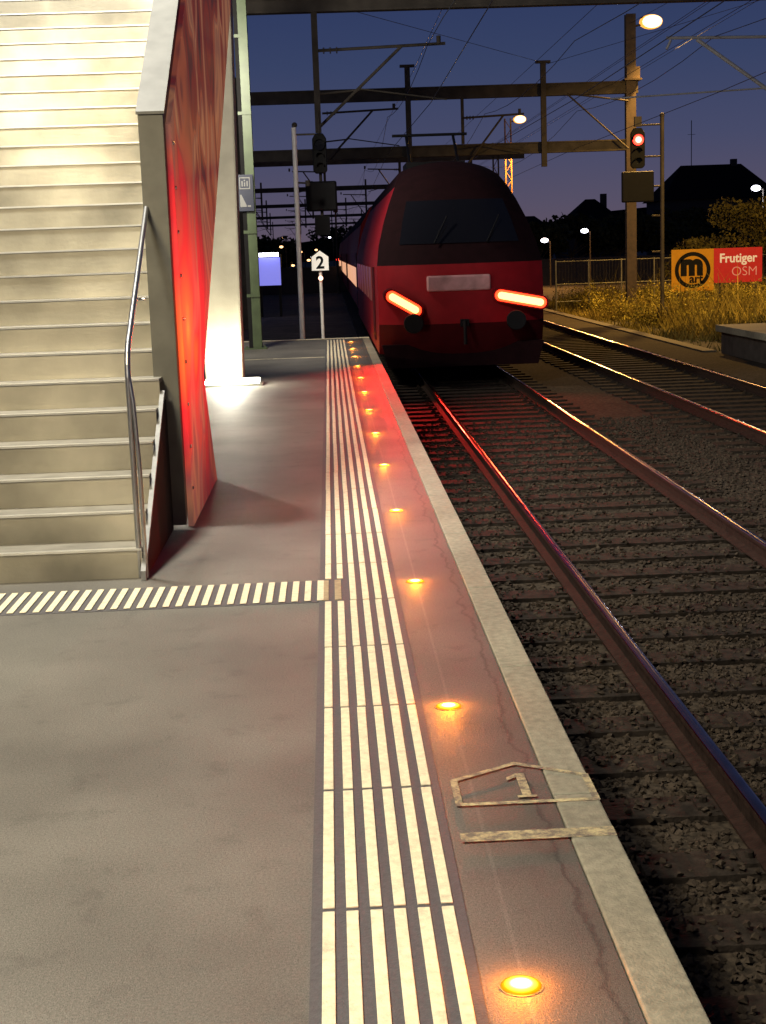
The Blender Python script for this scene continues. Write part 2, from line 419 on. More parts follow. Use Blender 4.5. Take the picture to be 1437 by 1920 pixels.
def sleeper(loc):
    b = MB(); b.box(-1.28,1.28,-.115,.115,-.16,0)
    for s in (-.7525,.7525):
        for q in (-1,1):
            b.box(s+q*.115-.035,s+q*.115+.035,-.06,.06,0,.016)
            b.cyl((s+q*.115,0,.016),(s+q*.115,0,.04),.018,seg=6)
        b.box(s-.08,s+.08,-.08,.08,0,.0045)
    o = b.build('sleeper', M['sleeper'], label='dark weathered timber sleeper lying in ballast', cat='railway sleeper', group='sleepers under the tracks', bevel=.008)
    o.location = loc
    return o
sz_ = RT-RH-.0055
sl = sleeper((2.345, 2.4, sz_))
for k in range(1, 86):
    c = copy_thing(sl, (2.345+random.uniform(-.03,.03), 2.4+.56*k+random.uniform(-.012,.012), sz_+random.uniform(-.003,0)))
    c.rotation_euler = (0,0,random.uniform(-.008,.008))
for k in range(0, 78):
    copy_thing(sl, (5.70+random.uniform(-.02,.02), 14+.56*k, sz_))

sb_v = []; sb_f = []
def stones(n, x0,x1,y0,y1, smin, smax):
    for _ in range(n):
        yy = y0+(y1-y0)*random.random()
        xx = random.uniform(x0,x1)
        k = round((yy-2.4)/.56)
        onsl = abs(yy-(2.4+.56*k)) < .12 and 1.04 < xx < 3.64
        if onsl and random.random() < .74: continue
        if min(abs(xx-1.5925), abs(xx-3.0975)) < .09: continue
        s = random.uniform(smin,smax)
        z = -.588+random.uniform(-.018,.010)+(.033 if onsl else 0)
        base = len(sb_v)
        rot = Matrix.Rotation(random.random()*6.28, 3, Vector((random.random()-.5,random.random()-.5,random.random()-.4)).normalized())
        for q in ((1,.1,0),(-1,0,.1),(.1,1,0),(0,-1,-.1),(.45,.4,.8),(-.5,-.3,.75),(.3,-.5,-.8),(-.35,.45,-.8)):
            v = rot @ Vector((q[0]*random.uniform(.7,1.2), q[1]*random.uniform(.6,1.1), q[2]*random.uniform(.6,1.0)))
            sb_v.append((xx+v.x*s*.5, yy+v.y*s*.5, z+v.z*s*.40))
        for t in ((0,2,4),(2,1,5),(2,5,4),(4,5,3),(4,3,0),(5,1,3),(0,7,2),(2,7,1),(0,6,7),(0,3,6),(6,3,1),(6,1,7)):
            sb_f.append(tuple(base+i for i in t))
stones(30000, .83,4.2,2.8,9.5,.024,.050)
stones(20000, .83,5.0,9.5,20,.028,.056)
st = MB(); st.v = sb_v; st.f = sb_f
st.build('ballast_stones', M['stone'], kind='stuff', label='loose dark crushed stones between the sleepers')

# ------------------------------------------------------------------ stairs
Y0 = 8.1; RS = .168; TR = .265; XR = -1.10; XL = -5.5; NS = 27
stair = empty('staircase', (XR, Y0, 0), 'brightly lit metal staircase rising from the platform', 'staircase')
so = (XR, Y0, 0)
risers = MB(); nos = MB(); tr = MB()
for n in range(NS):
    y = Y0+n*TR; z = n*RS
    risers.box(XL,XR-.01,y+.006,y+.02,z+.0,z+RS-.014)
    nos.box(XL,XR-.01,y-.004,y+.0,z+RS-.011,z+RS+.001)
    nos.box(XL,XR-.01,y-.0,y+.035,z+RS-.006,z+RS+.001)
    tr.box(XL,XR-.01,y+.036,y+TR+.01,z+RS-.03,z+RS-.001)
risers.build('riser', M['step'], parent=stair, loc=so)
nos.build('nosing', M['nosing'], parent=stair, loc=so)
tr.build('tread', M['treadgap'], parent=stair, loc=so)
ST = RS/TR
MB().prism([(8.06,0),(9.58,0),(9.58,.86),(9.45,.86),(8.06,.02)], 'x', -1.108,-1.090).build('stringer', M['dark_steel_shade'], parent=stair, loc=so)  # shadow beside the stair foot put into a near-black stringer face
MB().prism([(8.02,.0),(8.055,.0),(8.055,.045),(9.45,.902),(9.45,.93),(8.02,.055)], 'x', -1.110,-1.082).build('stringer_edge', M['dullsteel'], parent=stair, loc=so)
ytop = 18.5
bz = lambda y: 2.68+(y-9.6)*ST
ub = lambda y: 0.02+(y-9.6)*.60
MB().prism([(9.6,.02),(ytop,ub(ytop)),(ytop,bz(ytop)-.02),(9.6,2.66)], 'x', -1.165,-1.005).build('balustrade', M['beam'], parent=stair, loc=so, bevel=.004)
MB().prism([(9.585,2.662),(ytop,bz(ytop)-.018),(ytop,bz(ytop)+.0),(9.585,2.68)], 'x', -1.175,-.995).build('coping', M['beamtop'], parent=stair, loc=so)
MB().prism([(9.66,.0),(11.75,.0),(11.05,.90),(ytop,.02+(ytop-9.6)*.6+.02),(ytop,bz(ytop)-.06),(9.66,2.6)], 'x', -1.0,-.965).build('reflection_painted_panel', M['poster'], parent=stair, loc=so, label='side panel with reflections painted as red and orange swirls')
for i in range(9):
    MB().cyl((-.966,9.72,.25+i*.28),(-.955,9.72,.25+i*.28),.012,seg=8).build('bolt', M['steel'], parent=stair, loc=so)
hr = MB(); hx = -1.125
pts = [(hx,8.12,0),(hx,8.12,1.12),(hx,8.13,1.19),(hx,8.16,1.25),(hx,8.22,1.31)]
for t in range(1,6): pts.append((hx-.004*t,8.22+t*.276,1.31+t*.276*.56))
hr.tube(pts, .0165)
hr.tube([(hx+.036,8.10,0),(hx+.036,8.10,.62),(hx+.022,8.11,.98),(hx+.006,8.12,1.12)], .012)
hr.cyl((hx-.01,8.75,1.60),(hx-.01,8.75,1.53),.008); hr.cyl((hx-.01,8.75,1.53),(hx+.04,8.75,1.53),.008)
hr.build('handrail', M['steel'], parent=stair, loc=so, smooth=True)

# ------------------------------------------------------------------ columns
MB().prism([(-1.80,0),(-1.27,0),(-1.13,8.5),(-1.95,8.5)], 'y', 20.85, 21.35).build('concrete_column', M['column'], loc=(-1.5,21.0,0), label='tapered pale concrete column lit from below', cat='column', bevel=.03)
fl = MB().box(-1.80,-.98,20.35,20.75,0,.03).build('floor_light', M['beam'], loc=(-1.4,20.5,0), label='low floor lamp washing the pale column white', cat='floor lamp')
MB().prism([(20.36,.031),(20.74,.031),(20.72,.09),(20.40,.07)], 'x', -1.78,-1.02).build('lamp_glass', M['uplight'], parent=fl, loc=(-1.4,20.5,0), bevel=.01)
gp = MB(); gx = -1.46; gy = 28.7
gp.box(gx-.12,gx+.12,gy-.13,gy-.115,0,9).box(gx-.12,gx+.12,gy+.115,gy+.13,0,9).box(gx-.008,gx+.008,gy-.115,gy+.115,0,9)
for z in (1.2,3,4.8,6.6): gp.box(gx-.11,gx+.11,gy-.113,gy+.113,z,z+.014)
green = gp.build('steel_post', M['green'], loc=(gx,gy,0), label='green painted steel section post on the platform', cat='post')
MB().box(gx-.22,gx+.22,gy-.2,gy+.2,0,.03).box(gx-.19,gx-.15,gy-.17,gy-.13,.03,.07).box(gx+.15,gx+.19,gy-.17,gy-.13,.03,.07).build('base_plate', M['green'], parent=green, loc=(gx,gy,0))
MB().box(gx-.124,gx-.05,gy-.142,gy-.131,0,9).build('cable_duct', M['dark_steel_shade'], parent=green, loc=(gx,gy,0))
for z in (1.0,2.2,4.4,5.8,7.2):
    MB().box(gx-.126,gx+.124,gy-.15,gy-.143,z,z+.06).build('clamp', M['green'], parent=green, loc=(gx,gy,0))
sg = MB().box(gx-.22,gx+.10,gy-.19,gy-.155,2.62,3.30).build('pictogram_sign', M['navy'], loc=(gx,gy-.16,2.6), label='navy pictogram sign fixed to the green post', cat='sign', bevel=.005)
sx = gx-.06; yy = gy-.197
fr = MB()
for a in ((-.10,.10,3.23,3.25),(-.10,.10,3.03,3.05),(-.10,-.085,3.05,3.23),(.085,.10,3.05,3.23)): fr.box(sx+a[0],sx+a[1],yy,yy+.006,a[2],a[3])
fr.box(sx-.012,sx+.012,yy,yy+.006,3.08,3.155).cyl((sx,yy,3.19),(sx,yy+.006,3.19),.016)
fr.box(sx-.06,sx-.035,yy,yy+.006,3.08,3.18).box(sx+.035,sx+.06,yy,yy+.006,3.08,3.18)
fr.prism([(sx-.10,2.70),(sx+.02,2.70),(sx+.02,2.73),(sx-.07,2.93),(sx-.10,2.93)], 'y', yy, yy+.006)
fr.prism([(sx+.04,2.70),(sx+.10,2.70),(sx+.10,2.73),(sx+.04,2.73)], 'y', yy, yy+.006)
fr.build('pictogram', M['picto'], parent=sg, loc=(gx,gy-.16,2.6))

# ------------------------------------------------------------------ poles and "2" sign
p = MB(); px = -.62; py = 32.3
p.cyl((px,py,zg),(px,py,4.45),.060,.05).cyl((px,py,zg),(px,py,zg+.35),.10,.10)
pole = p.build('signal_pole', M['paleMast'], loc=(px,py,zg), label='slim pale pole carrying a bracket at the platform end', cat='pole', smooth=True)
MB().cyl((px,py,4.3),(px+.45,py,4.3),.02).cyl((px,py,3.3),(px+.3,py,3.28),.02).ball((px+.02,py,4.5),.06).cyl((px+.25,py,3.22),(px+.25,py,3.34),.05).build('bracket', M['mast'], parent=pole, loc=(px,py,zg))
sx, sy = -.17, 31.6
s2 = MB().cyl((sx,sy,zg),(sx,sy,1.75),.035).build('marker_sign', M['paleMast'], loc=(sx,sy,zg), label='white house shaped marker sign reading 2 on a post', cat='sign', smooth=True)
P5 = [(sx-.19,1.42),(sx+.19,1.42),(sx+.19,1.72),(sx,1.86),(sx-.19,1.72)]
MB().prism(P5, 'y', sy-.06, sy-.045).build('sign_face', M['whitesign'], parent=s2, loc=(sx,sy,zg))
bd = MB()
for i in range(5):
    a = Vector(P5[i]); b = Vector(P5[(i+1)%5]); bd.cyl((a.x,sy-.062,a.y),(b.x,sy-.062,b.y),.012,seg=6)
bd.build('border', M['black'], parent=s2, loc=(sx,sy,zg))
text_mesh('2', .36, 'number', M['black'], s2, (0,-.066,1.585-zg), bold=.008)
MB().cyl((sx,sy-.05,1.27),(sx,sy-.11,1.27),.05).build('lamp', mat('marker_lamp', (1,.8,.7), var=0, emis=(1,.45,.3), estr=3), parent=s2, loc=(sx,sy,zg))

# ------------------------------------------------------------------ signals
def make_signal(loc, lit, label, hs=1., bw=.5, bt=-.90, bb=-1.85):
    x, y, z = loc
    e0 = empty('railway_signal', (x,y,z), label, 'railway signal', 'railway signals')
    h = MB()
    h.prism([(x-.22*hs,z-.55*hs),(x-.14*hs,z-.63*hs),(x+.14*hs,z-.63*hs),(x+.22*hs,z-.55*hs),(x+.22*hs,z+.42*hs),(x+.12*hs,z+.58*hs),(x-.12*hs,z+.58*hs),(x-.22*hs,z+.42*hs)], 'y', y, y+.12)
    h.build('signal_head', M['black'], parent=e0, loc=loc, bevel=.02)
    for zz in (.22,-.12,-.42):
        hd = MB(); n = 12
        for i in range(n//2+1):
            t0 = math.pi*i/(n//2+1); t1 = math.pi*(i+1)/(n//2+1); q = (.17 if zz == .22 else .11)*hs
            a = (x+q*math.cos(t0), z+(zz*hs)+q*math.sin(t0)); b = (x+q*math.cos(t1), z+zz*hs+q*math.sin(t1))
            hd.prism([a,b,(b[0]+(b[0]-x)*.08,b[1]+.008),(a[0]+(a[0]-x)*.08,a[1]+.008)], 'y', y-.16, y)
        hd.build('hood', M['black'], parent=e0, loc=loc)
    ln = MB().cyl((x,y-.08,z+.22*hs),(x,y,z+.22*hs),.160*hs,seg=20).build('lens', M['sig'] if lit else M['glass'], parent=e0, loc=loc)
    if lit: MB().cyl((0,-.10,.22),(0,-.081,.22),.095,seg=16).build('bulb', M['sigcore'], parent=ln)
    MB().prism([(x-bw,z+bb),(x+bw,z+bb),(x+bw,z+bt),(x-bw,z+bt)], 'y', y, y+.14).build('indicator_box', M['black'], parent=e0, loc=loc, bevel=.04)
    return e0
rx, ry, rz = 9.65, 46.0, 4.68
sgR = make_signal((rx,ry,rz), True, 'black railway signal showing red on a twin pole', bt=-.72, bb=-1.65)
pp = MB(); px = 10.42
pp.cyl((px,ry+.1,zg),(px,ry+.1,5.6),.065)
for z in (1.5,2.6,3.5,4.4,5.35): pp.cyl((px,ry+.1,z),(rx-.05 if z>2.8 else px-.3,ry+.18,z),.028)
pp.box(px-.15,px+.15,ry-.05,ry+.25,zg,zg+.5)
pp.ball((px,ry+.1,5.62),.08)
pp.box(rx-.1,rx+.12,ry,ry+.12,rz+.62,rz+.92)
pp.build('twin_pole', M['mast'], parent=sgR, loc=(rx,ry,rz), smooth=True)
lx, ly, lz = -.09, 33.6, 4.0
sgL = make_signal((lx,ly,lz), False, 'dark unlit railway signal hanging above the platform end', hs=.72, bw=.35, bt=-.62, bb=-1.28)
MB().prism([(lx-.17,lz-1.80),(lx+.17,lz-1.80),(lx+.17,lz-1.38),(lx-.17,lz-1.38)], 'y', ly, ly+.1).build('number_box', M['black'], parent=sgL, loc=(lx,ly,lz))
MB().cyl((lx,ly+.2,lz-1.75),(lx,ly+.2,lz+.9),.035).build('hanger', M['mast'], parent=sgL, loc=(lx,ly,lz))

# ------------------------------------------------------------------ gantries
def hbeam(x0,x1,y,z0,z1):
    mb = MB()
    mb.box(x0,x1,y-.14,y+.14,z1-.05,z1); mb.box(x0,x1,y-.14,y+.14,z0,z0+.05); mb.box(x0,x1,y-.10,y+.10,z0+.05,z1-.05); return mb
def hpost(x, y, z0, z1, w=.30):
    mb = MB()
    mb.box(x-w/2,x+w/2,y-.15,y-.13,z0,z1); mb.box(x-w/2,x+w/2,y+.13,y+.15,z0,z1); mb.box(x-.01,x+.01,y-.13,y+.13,z0,z1)
    mb.box(x-w*.9,x+w*.9,y-.3,y+.3,z0,z0+.12); return mb
def lattice(x, y, z0, z1, w=.36):
    mb = MB()
    mb.box(x-w/2,x-w/2+.07,y-.1,y+.1,z0,z1); mb.box(x+w/2-.07,x+w/2,y-.1,y+.1,z0,z1)
    z = z0; s = 1
    while z < z1-.5:
        mb.cyl((x-s*(w/2-.05),y-.09,z),(x+s*(w/2-.05),y-.09,z+.5),.022,seg=6); z += .5; s = -s
    return mb
def cantilever(mb, x, y, xe, z):
    mb.cyl((x,y,z),(xe,y,z+.08),.035,seg=8)
    mb.cyl((x,y,z-1.7),(x+(xe-x)*.66,y,z+.04),.035,seg=8)
    mb.cyl((x,y,z-.95),(x+(xe-x)*.33,y,z-.88),.025,seg=8)
    mb.cyl((x+(xe-x)*.33,y,z-.86),(xe,y,z-1.15),.018,seg=8)
    mb.cyl((xe-.15,y,z+.08),(xe-.15,y,z+.25),.05,seg=8)
    for q in (.06,.11,.16): mb.cyl((x+(xe-x)*q,y,z),(x+(xe-x)*q+.03,y,z),.07,seg=10)
    return mb
GM = M['mast']
gA = empty('catenary_gantry', (5,34.5,zg), 'steel catenary gantry beam with hanging arms above the tracks', 'catenary gantry', 'catenary gantries')
lo = (5,34.5,zg)
hbeam(-3.2,14,34.5,7.13,7.45).build('beam', GM, parent=gA, loc=lo)
for x in (-3.0,13.8): hpost(x,34.5,zg,7.13).build('mast', GM, parent=gA, loc=lo)
b = MB().box(-.17,-.03,34.42,34.6,4.5,9.2); cantilever(b,-.1,34.5,2.85,6.30).build('hanging_arm', GM, parent=gA, loc=lo, smooth=True)
GL = mat('grey_insulated_arm', (.30,.29,.28), .5, .1, var=.1)
b = MB().box(10.7,10.9,34.4,34.6,4.3,7.05)
b.cyl((10.8,34.5,6.3),(7.9,34.5,6.35),.035,seg=8).cyl((10.8,34.5,4.75),(8.6,34.5,6.3),.045,seg=8).cyl((8.0,34.5,6.3),(7.9,34.5,6.1),.03)
b.cyl((10.8,34.5,5.2),(6.6,34.5,5.05),.02,seg=8).build('hanging_arm', GL, parent=gA, loc=lo, smooth=True)
gB = empty('catenary_gantry', (5,52,zg), 'double beam steel gantry with droppers spanning the tracks', 'catenary gantry', 'catenary gantries')
lo = (5,52,zg)
hbeam(-3.2,10.9,52,6.88,7.30).build('beam', GM, parent=gB, loc=lo); hbeam(-3.2,10.5,52,4.97,5.35).build('beam', GM, parent=gB, loc=lo)
OM = mat('lamplight_tinted_mast', (.055,.035,.024), .7, var=.3)  # mast metal tinted with the lamp's orange light
b = hpost(10.65,52,zg,9.5,.34); b.box(10.4,11.0,51.7,52.3,7.3,7.36).box(10.5,10.95,51.8,51.84,7.36,7.75).build('mast', OM, parent=gB, loc=lo)
hpost(-3.0,52,zg,7.8).build('mast', GM, parent=gB, loc=lo)
for x in (2.95,7.6):
    b = MB().box(x-.09,x+.09,51.68,51.85,4.5,8.0); b.box(x-.25,x+.25,51.66,51.87,7.95,8.03).build('dropper', GM, parent=gB, loc=lo)
MB().box(4.75,4.85,51.68,51.8,5.35,6.88).build('dropper', GM, parent=gB, loc=lo)
cantilever(MB(),.0,51.6,2.6,6.5).build('hanging_arm', GM, parent=gB, loc=lo, smooth=True)
cantilever(MB(),4.8,51.6,6.9,6.2).build('hanging_arm', GM, parent=gB, loc=lo, smooth=True)
MB().cyl((10.5,51.6,6.6),(8.4,51.6,6.9),.03).cyl((10.5,51.6,5.0),(8.4,51.6,6.88),.03).build('brace', GM, parent=gB, loc=lo, smooth=True)
def floodlamp(parent, x, y, z, lo, dx=.55):
    b = MB().cyl((x-dx,y,z-.1),(x,y,z+.02),.035); b.box(x-.32,x+.30,y-.12,y+.14,z+.14,z+.19); b.build('lamp_arm', GM, parent=parent, loc=lo)
    g = MB().ball((x+.02,y,z+.03), .40, 20, 10, sz=.60).build('lamp_glass', M['sodium'], parent=parent, loc=lo, smooth=True)
    MB().ball((x+.02,y-.14,z+.02), .35, 16, 8, sz=.60).build('bulb', M['sodiumcore'], parent=g, loc=lo, smooth=True)
floodlamp(gB, 11.35,52,9.2,lo)
lm = empty('street_lamp', (11.05,90,zg), 'tall lattice lamp mast with glowing orange lamp', 'street lamp', 'orange yard lamps')
lattice(11.05,90,zg,9.4,.42).build('mast', mat('lamplight_tinted_lattice', (.34,.17,.05), .7, var=.3), parent=lm, loc=(11.05,90,zg)); floodlamp(lm, 11.75,90,9.3,(11.05,90,zg))  # orange lamplight put into the lattice colour
def fargantry():
    g = empty('catenary_gantry', (4,84,zg), 'distant steel catenary gantry silhouetted against dusk sky', 'catenary gantry', 'catenary gantries')
    lo = (4,84,zg)
    hbeam(-9,11.2,84,6.7,7.05).build('beam', GM, parent=g, loc=lo)
    for x in (-8.8,9.6): lattice(x,84,zg,7.6).build('mast', GM, parent=g, loc=lo)
    for x in (-4,0,4.2,8.2):
        b = MB().box(x-.07,x+.07,83.8,83.95,4.6,7.5); cantilever(b,x,83.7,x-1.8,6.3).build('hanging_arm', GM, parent=g, loc=lo)
    return g
fg = fargantry()
for y in (118,155,200,250): copy_thing(fg, (4-(y-84)*.03,y,zg))

def wire(pts, r=.009, label='thin overhead contact wire', name='overhead_wire'):
    b = MB()
    for a, c in zip(pts, pts[1:]): b.cyl(a, c, r, seg=5, cap=False)
    return b.build(name, M['wire'], loc=pts[0], label=label, cat='overhead wire', group='overhead wires')
gy_ = [-5,34.5,52,84,118,155,200]
for i, x in enumerate((2.345,5.70,8.9)):
    wire([(x+(.15 if k%2 else -.15),y,5.1) for k,y in enumerate(gy_)])
    pts = []
    for a, c in zip(gy_, gy_[1:]):
        for t in range(6):
            q = t/6; pts.append((x+(.1 if a%2 else -.1)*(1-2*q),a+(c-a)*q,6.35-(.9 if c-a>25 else .4)*4*q*(1-q)*.8))
    wire(pts, label='sagging messenger wire above the track')
for x, z in ((9.6,7.6),(10.2,7.9),(10.0,7.2),(12.2,8.3),(7.0,7.7),(3.2,7.9)):
    wire([(x,10,z+.2),(x,34.5,z),(x,52,z)]+[(x-.3,84,z-.2),(x-.3,155,z-.2)], .008, 'thin feeder line running along the masts')
wire([(14,20,9.5),(10.65,52,9.2)], .008, 'thin slanting cable between gantries'); wire([(18,40,9.6),(7.6,52,7.9)], .008, 'thin slanting cable between gantries')
wire([(-.1,34.5,7.4),(7.6,52,8.0)], .008, 'thin slanting cable between gantries')

# ------------------------------------------------------------------ train
TC = 2.27; TY = 25.0
def train_end():
    lo = (TC,TY,RT)
    e0 = empty('train_driving_car', lo, 'dark red railway driving car with glowing tail lights', 'train')
    prof = [(.35,.42),(.18,.60),(.02,.95),(.0,1.3),(.04,1.65),(.12,1.95),(.42,2.30),(.80,2.70),(1.18,3.05),(1.6,3.34),(2.1,3.54),(2.8,3.66)]
    nx = 17; W = 1.43
    def pt(i, j, off=0.):
        yo, z = prof[i]; t = -1+2*j/(nx-1)
        wz = W if z < 1.95 else W*(1-.40*((z-1.95)/1.71)**1.5)
        arc = .14*(1-t*t)
        k = 0 if z < 3.2 else (z-3.2)/.42
        return (TC+t*wz, TY+yo+.55*abs(t)**2.8-off, RT+z+arc*min(1,k))
    def grid(i0,i1,j0,j1,name,m,off=0.):
        b = MB(); nn = j1-j0+1
        for i in range(i0,i1+1):
            for j in range(j0,j1+1): b.v.append(pt(i,j,off))
        for i in range(i1-i0):
            for j in range(nn-1):
                a = i*nn+j; b.f.append((a,a+1,a+nn+1,a+nn))
        return b.build(name, m, parent=e0, loc=lo, smooth=True)
    grid(0,2,0,nx-1,'skirt',M['redlow'])
    grid(2,5,0,nx-1,'nose_panel',M['red'])
    grid(5,11,0,nx-1,'cab_top',M['traindark'])
    grid(6,8,2,nx-3,'windscreen',M['glass'],.02)
    b = MB(); L_ = 18.5
    n = len(prof); SP = 9
    for j in (0,nx-1):
        base = len(b.v)
        for i in range(n):
            q = pt(i,j); b.v.append(q); b.v.append((q[0],TY+L_,q[2]))
        for i in range(SP):
            a = base+2*i; b.f.append((a,a+1,a+3,a+2))
    b.build('side_wall', M['red'], parent=e0, loc=lo)
    b = MB()
    for j in (0,nx-1):
        base = len(b.v)
        for i in range(SP,n):
            q = pt(i,j); b.v.append(q); b.v.append((q[0],TY+L_,q[2]))
        for i in range(n-SP-1):
            a = base+2*i; b.f.append((a,a+1,a+3,a+2))
    base = len(b.v)
    for j in range(nx):
        q = pt(n-1,j); b.v.append(q); b.v.append((q[0],TY+L_,q[2]))
    for j in range(nx-1):
        a = base+2*j; b.f.append((a,a+1,a+3,a+2))
    b.build('roof', M['traindark'], parent=e0, loc=lo)
    for k in range(6):
        y = TY+4.2+k*2.3
        for s in (-1,1):
            x0 = TC+s*1.4385
            MB().box(x0-.006,x0+.006,y,y+1.5,RT+1.25,RT+1.90).build('side_window', M['windim'], parent=e0, loc=lo)
    MB().box(TC-1.45,TC-1.433,TY+2.2,TY+3.1,RT+.6,RT+1.92).build('door', M['redlow'], parent=e0, loc=lo)
    MB().box(TC-.62,TC+.46,TY-.02,TY+.08,RT+1.50,RT+1.76).build('nose_plate', M['trainwhite'], parent=e0, loc=lo, bevel=.03)
    for s in (-.45,.45):
        MB().cyl((TC+s,TY+.36,RT+2.30),(TC+s+.25,TY+.68,RT+2.75),.014,seg=6).build('wiper', M['black'], parent=e0, loc=lo)
    for s in (-.87,.87):
        MB().cyl((TC+s,TY+.3,RT+.98),(TC+s,TY-.12,RT+.98),.09).cyl((TC+s,TY-.12,RT+.98),(TC+s,TY-.16,RT+.98),.17,.16,seg=18).build('buffer', M['black'], parent=e0, loc=lo, smooth=True)
    MB().box(TC-.07,TC+.07,TY-.1,TY+.3,RT+.9,RT+1.02).cyl((TC,TY-.11,RT+1.0),(TC,TY-.11,RT+.6),.03).build('coupler', M['black'], parent=e0, loc=lo)
    MB().prism([(TC-1.3,RT+.2),(TC+1.3,RT+.2),(TC+1.4,RT+.6),(TC-1.4,RT+.6)], 'y', TY+.35,TY+.5).build('snow_plough', M['traindark'], parent=e0, loc=lo)
    for xa, za, xb, zb in ((-1.22,1.44,-.82,1.20),(.62,1.40,1.30,1.26)):  # lamp bars stretched and slanted to imitate streaks of moving light
        def bar(wd, y0, y1, e=0.):
            dx, dz = xb-xa, zb-za; l = math.hypot(dx,dz); ux, uz = dx/l, dz/l
            A = (TC+xa-ux*e, RT+za-uz*e); B = (TC+xb+ux*e, RT+zb+uz*e); poly = []
            for i in range(9):
                t = math.pi*(.5+i/8); poly.append((A[0]+math.cos(t)*ux*wd-math.sin(t)*uz*wd, A[1]+math.cos(t)*uz*wd+math.sin(t)*ux*wd))
            for i in range(9):
                t = math.pi*(-.5+i/8); poly.append((B[0]+math.cos(t)*ux*wd-math.sin(t)*uz*wd, B[1]+math.cos(t)*uz*wd+math.sin(t)*ux*wd))
            return MB().prism(poly, 'y', y0, y1)
        bar(.12, TY-.04, TY+.45, .02).build('lamp_housing', M['redlow'], parent=e0, loc=lo)
        t_ = bar(.095, TY-.07, TY-.041).build('tail_light', M['tail'], parent=e0, loc=lo)
        bar(.058, TY-.085, TY-.071, -.01).build('bulb', M['tailcore'], parent=t_, loc=lo)
    b = MB().box(TC-1.25,TC+1.25,TY+.6,TY+L_,RT+.35,RT+.55)
    for yb in (TY+2.6,TY+5.2,TY+14,TY+16.5):
        for s in (-.75,.75): b.cyl((TC+s-.07,yb,RT+.46),(TC+s+.07,yb,RT+.46),.46,seg=24)
        b.box(TC-1.1,TC+1.1,yb-.7,yb+.7,RT+.3,RT+.6)
    b.build('running_gear', M['black'], parent=e0, loc=lo)
    b = MB().cyl((TC-.5,TY+6,RT+3.95),(TC-.5,TY+7.2,RT+4.6),.03).cyl((TC+.5,TY+6,RT+3.95),(TC+.5,TY+7.2,RT+4.6),.03).cyl((TC-.8,TY+7.2,RT+4.62),(TC+.8,TY+7.2,RT+4.62),.03).box(TC-.6,TC+.6,TY+5.6,TY+7,RT+3.72,RT+3.97)
    b.build('pantograph', M['black'], parent=e0, loc=lo)
    return e0
train_end()
def coach(y0):
    lo = (TC,y0,RT); L_ = 24.6
    e0 = empty('railway_coach', lo, 'red double deck coach with lit windows coupled in the train', 'train coach', 'coaches of the train')
    poly = [(-1.38,.5),(1.38,.5),(1.40,2.2),(1.26,3.0),(.98,3.5),(.6,3.7),(-.6,3.7),(-.98,3.5),(-1.26,3.0),(-1.40,2.2)]
    MB().prism([(TC+a,RT+b) for a,b in poly], 'y', y0, y0+L_).build('body', M['red'], parent=e0, loc=lo)
    MB().prism([(TC+a*1.004,RT+b+.01) for a,b in poly[3:9]], 'y', y0+.01, y0+L_-.01).build('roof', M['traindark'], parent=e0, loc=lo)
    for k in range(9):
        y = y0+2.2+k*2.3
        for s in (-1,1):
            x0 = TC+s*1.4075
            MB().box(x0-.006,x0+.006,y,y+1.6,RT+1.15,RT+1.75).build('window', M['winlit'], parent=e0, loc=lo)
    for yd in (y0+.7,y0+L_-1.9):
        MB().box(TC-1.418,TC-1.402,yd,yd+1.2,RT+.6,RT+2.2).build('door', M['redlow'], parent=e0, loc=lo)
    b = MB().box(TC-1.2,TC+1.2,y0,y0+L_,RT+.3,RT+.5)
    for yb in (y0+2.2,y0+4.7,y0+20,y0+22.5):
        for s in (-.75,.75): b.cyl((TC+s-.07,yb,RT+.46),(TC+s+.07,yb,RT+.46),.46,seg=20)
    b.build('running_gear', M['black'], parent=e0, loc=lo)
    return e0
c1 = coach(TY+19.0)
for k in (1,2): copy_thing(c1, (TC,TY+19.0+25.1*k,RT))

# ------------------------------------------------------------------ far low platform
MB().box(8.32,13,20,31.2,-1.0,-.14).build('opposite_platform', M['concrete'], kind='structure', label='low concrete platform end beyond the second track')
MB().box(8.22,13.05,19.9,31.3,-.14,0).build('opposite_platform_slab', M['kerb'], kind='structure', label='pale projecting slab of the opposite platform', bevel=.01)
MB().box(8.0,8.3,31.5,120,-.72,-.56).build('cable_trough', M['concrete'], kind='structure', label='concrete cable trough beside the second track')

# ------------------------------------------------------------------ billboards
def board(x0,x1,z0,z1,y,m,name,label):
    lo = ((x0+x1)/2,y,zg)
    f = MB().box(x0,x1,y,y+.05,z0,z1).build(name, m, loc=lo, label=label, cat='billboard')
    for x in (x0+.2,x1-.2): MB().box(x-.05,x+.05,y+.052,y+.15,zg,z1-.1).build('support_post', M['mast'], parent=f, loc=lo)
    return f, lo
Yb = 50.
f1, lo1 = board(11.62,13.06,.12,1.52,Yb,M['orangead'],'orange_billboard','orange billboard with a round black letter logo')
ring = MB(); cx, cz = 12.34,.82
for i in range(40):
    t0 = 2*math.pi*i/40; t1 = 2*math.pi*(i+1)/40
    ring.prism([(cx+math.cos(t0)*r_, cz+math.sin(t0)*r_) for r_ in (.48,.61)]+[(cx+math.cos(t1)*r_, cz+math.sin(t1)*r_) for r_ in (.61,.48)], 'y', Yb-.012, Yb-.002)
ring.build('logo_ring', M['black'], parent=f1, loc=lo1)
text_mesh('m', .98, 'logo_letter', M['black'], f1, (cx-lo1[0]-.03,-.008,cz-zg+.16), bold=.06)
text_mesh('art', .40, 'logo_word', M['black'], f1, (cx-lo1[0]+.12,-.008,cz-zg-.30), bold=.012)
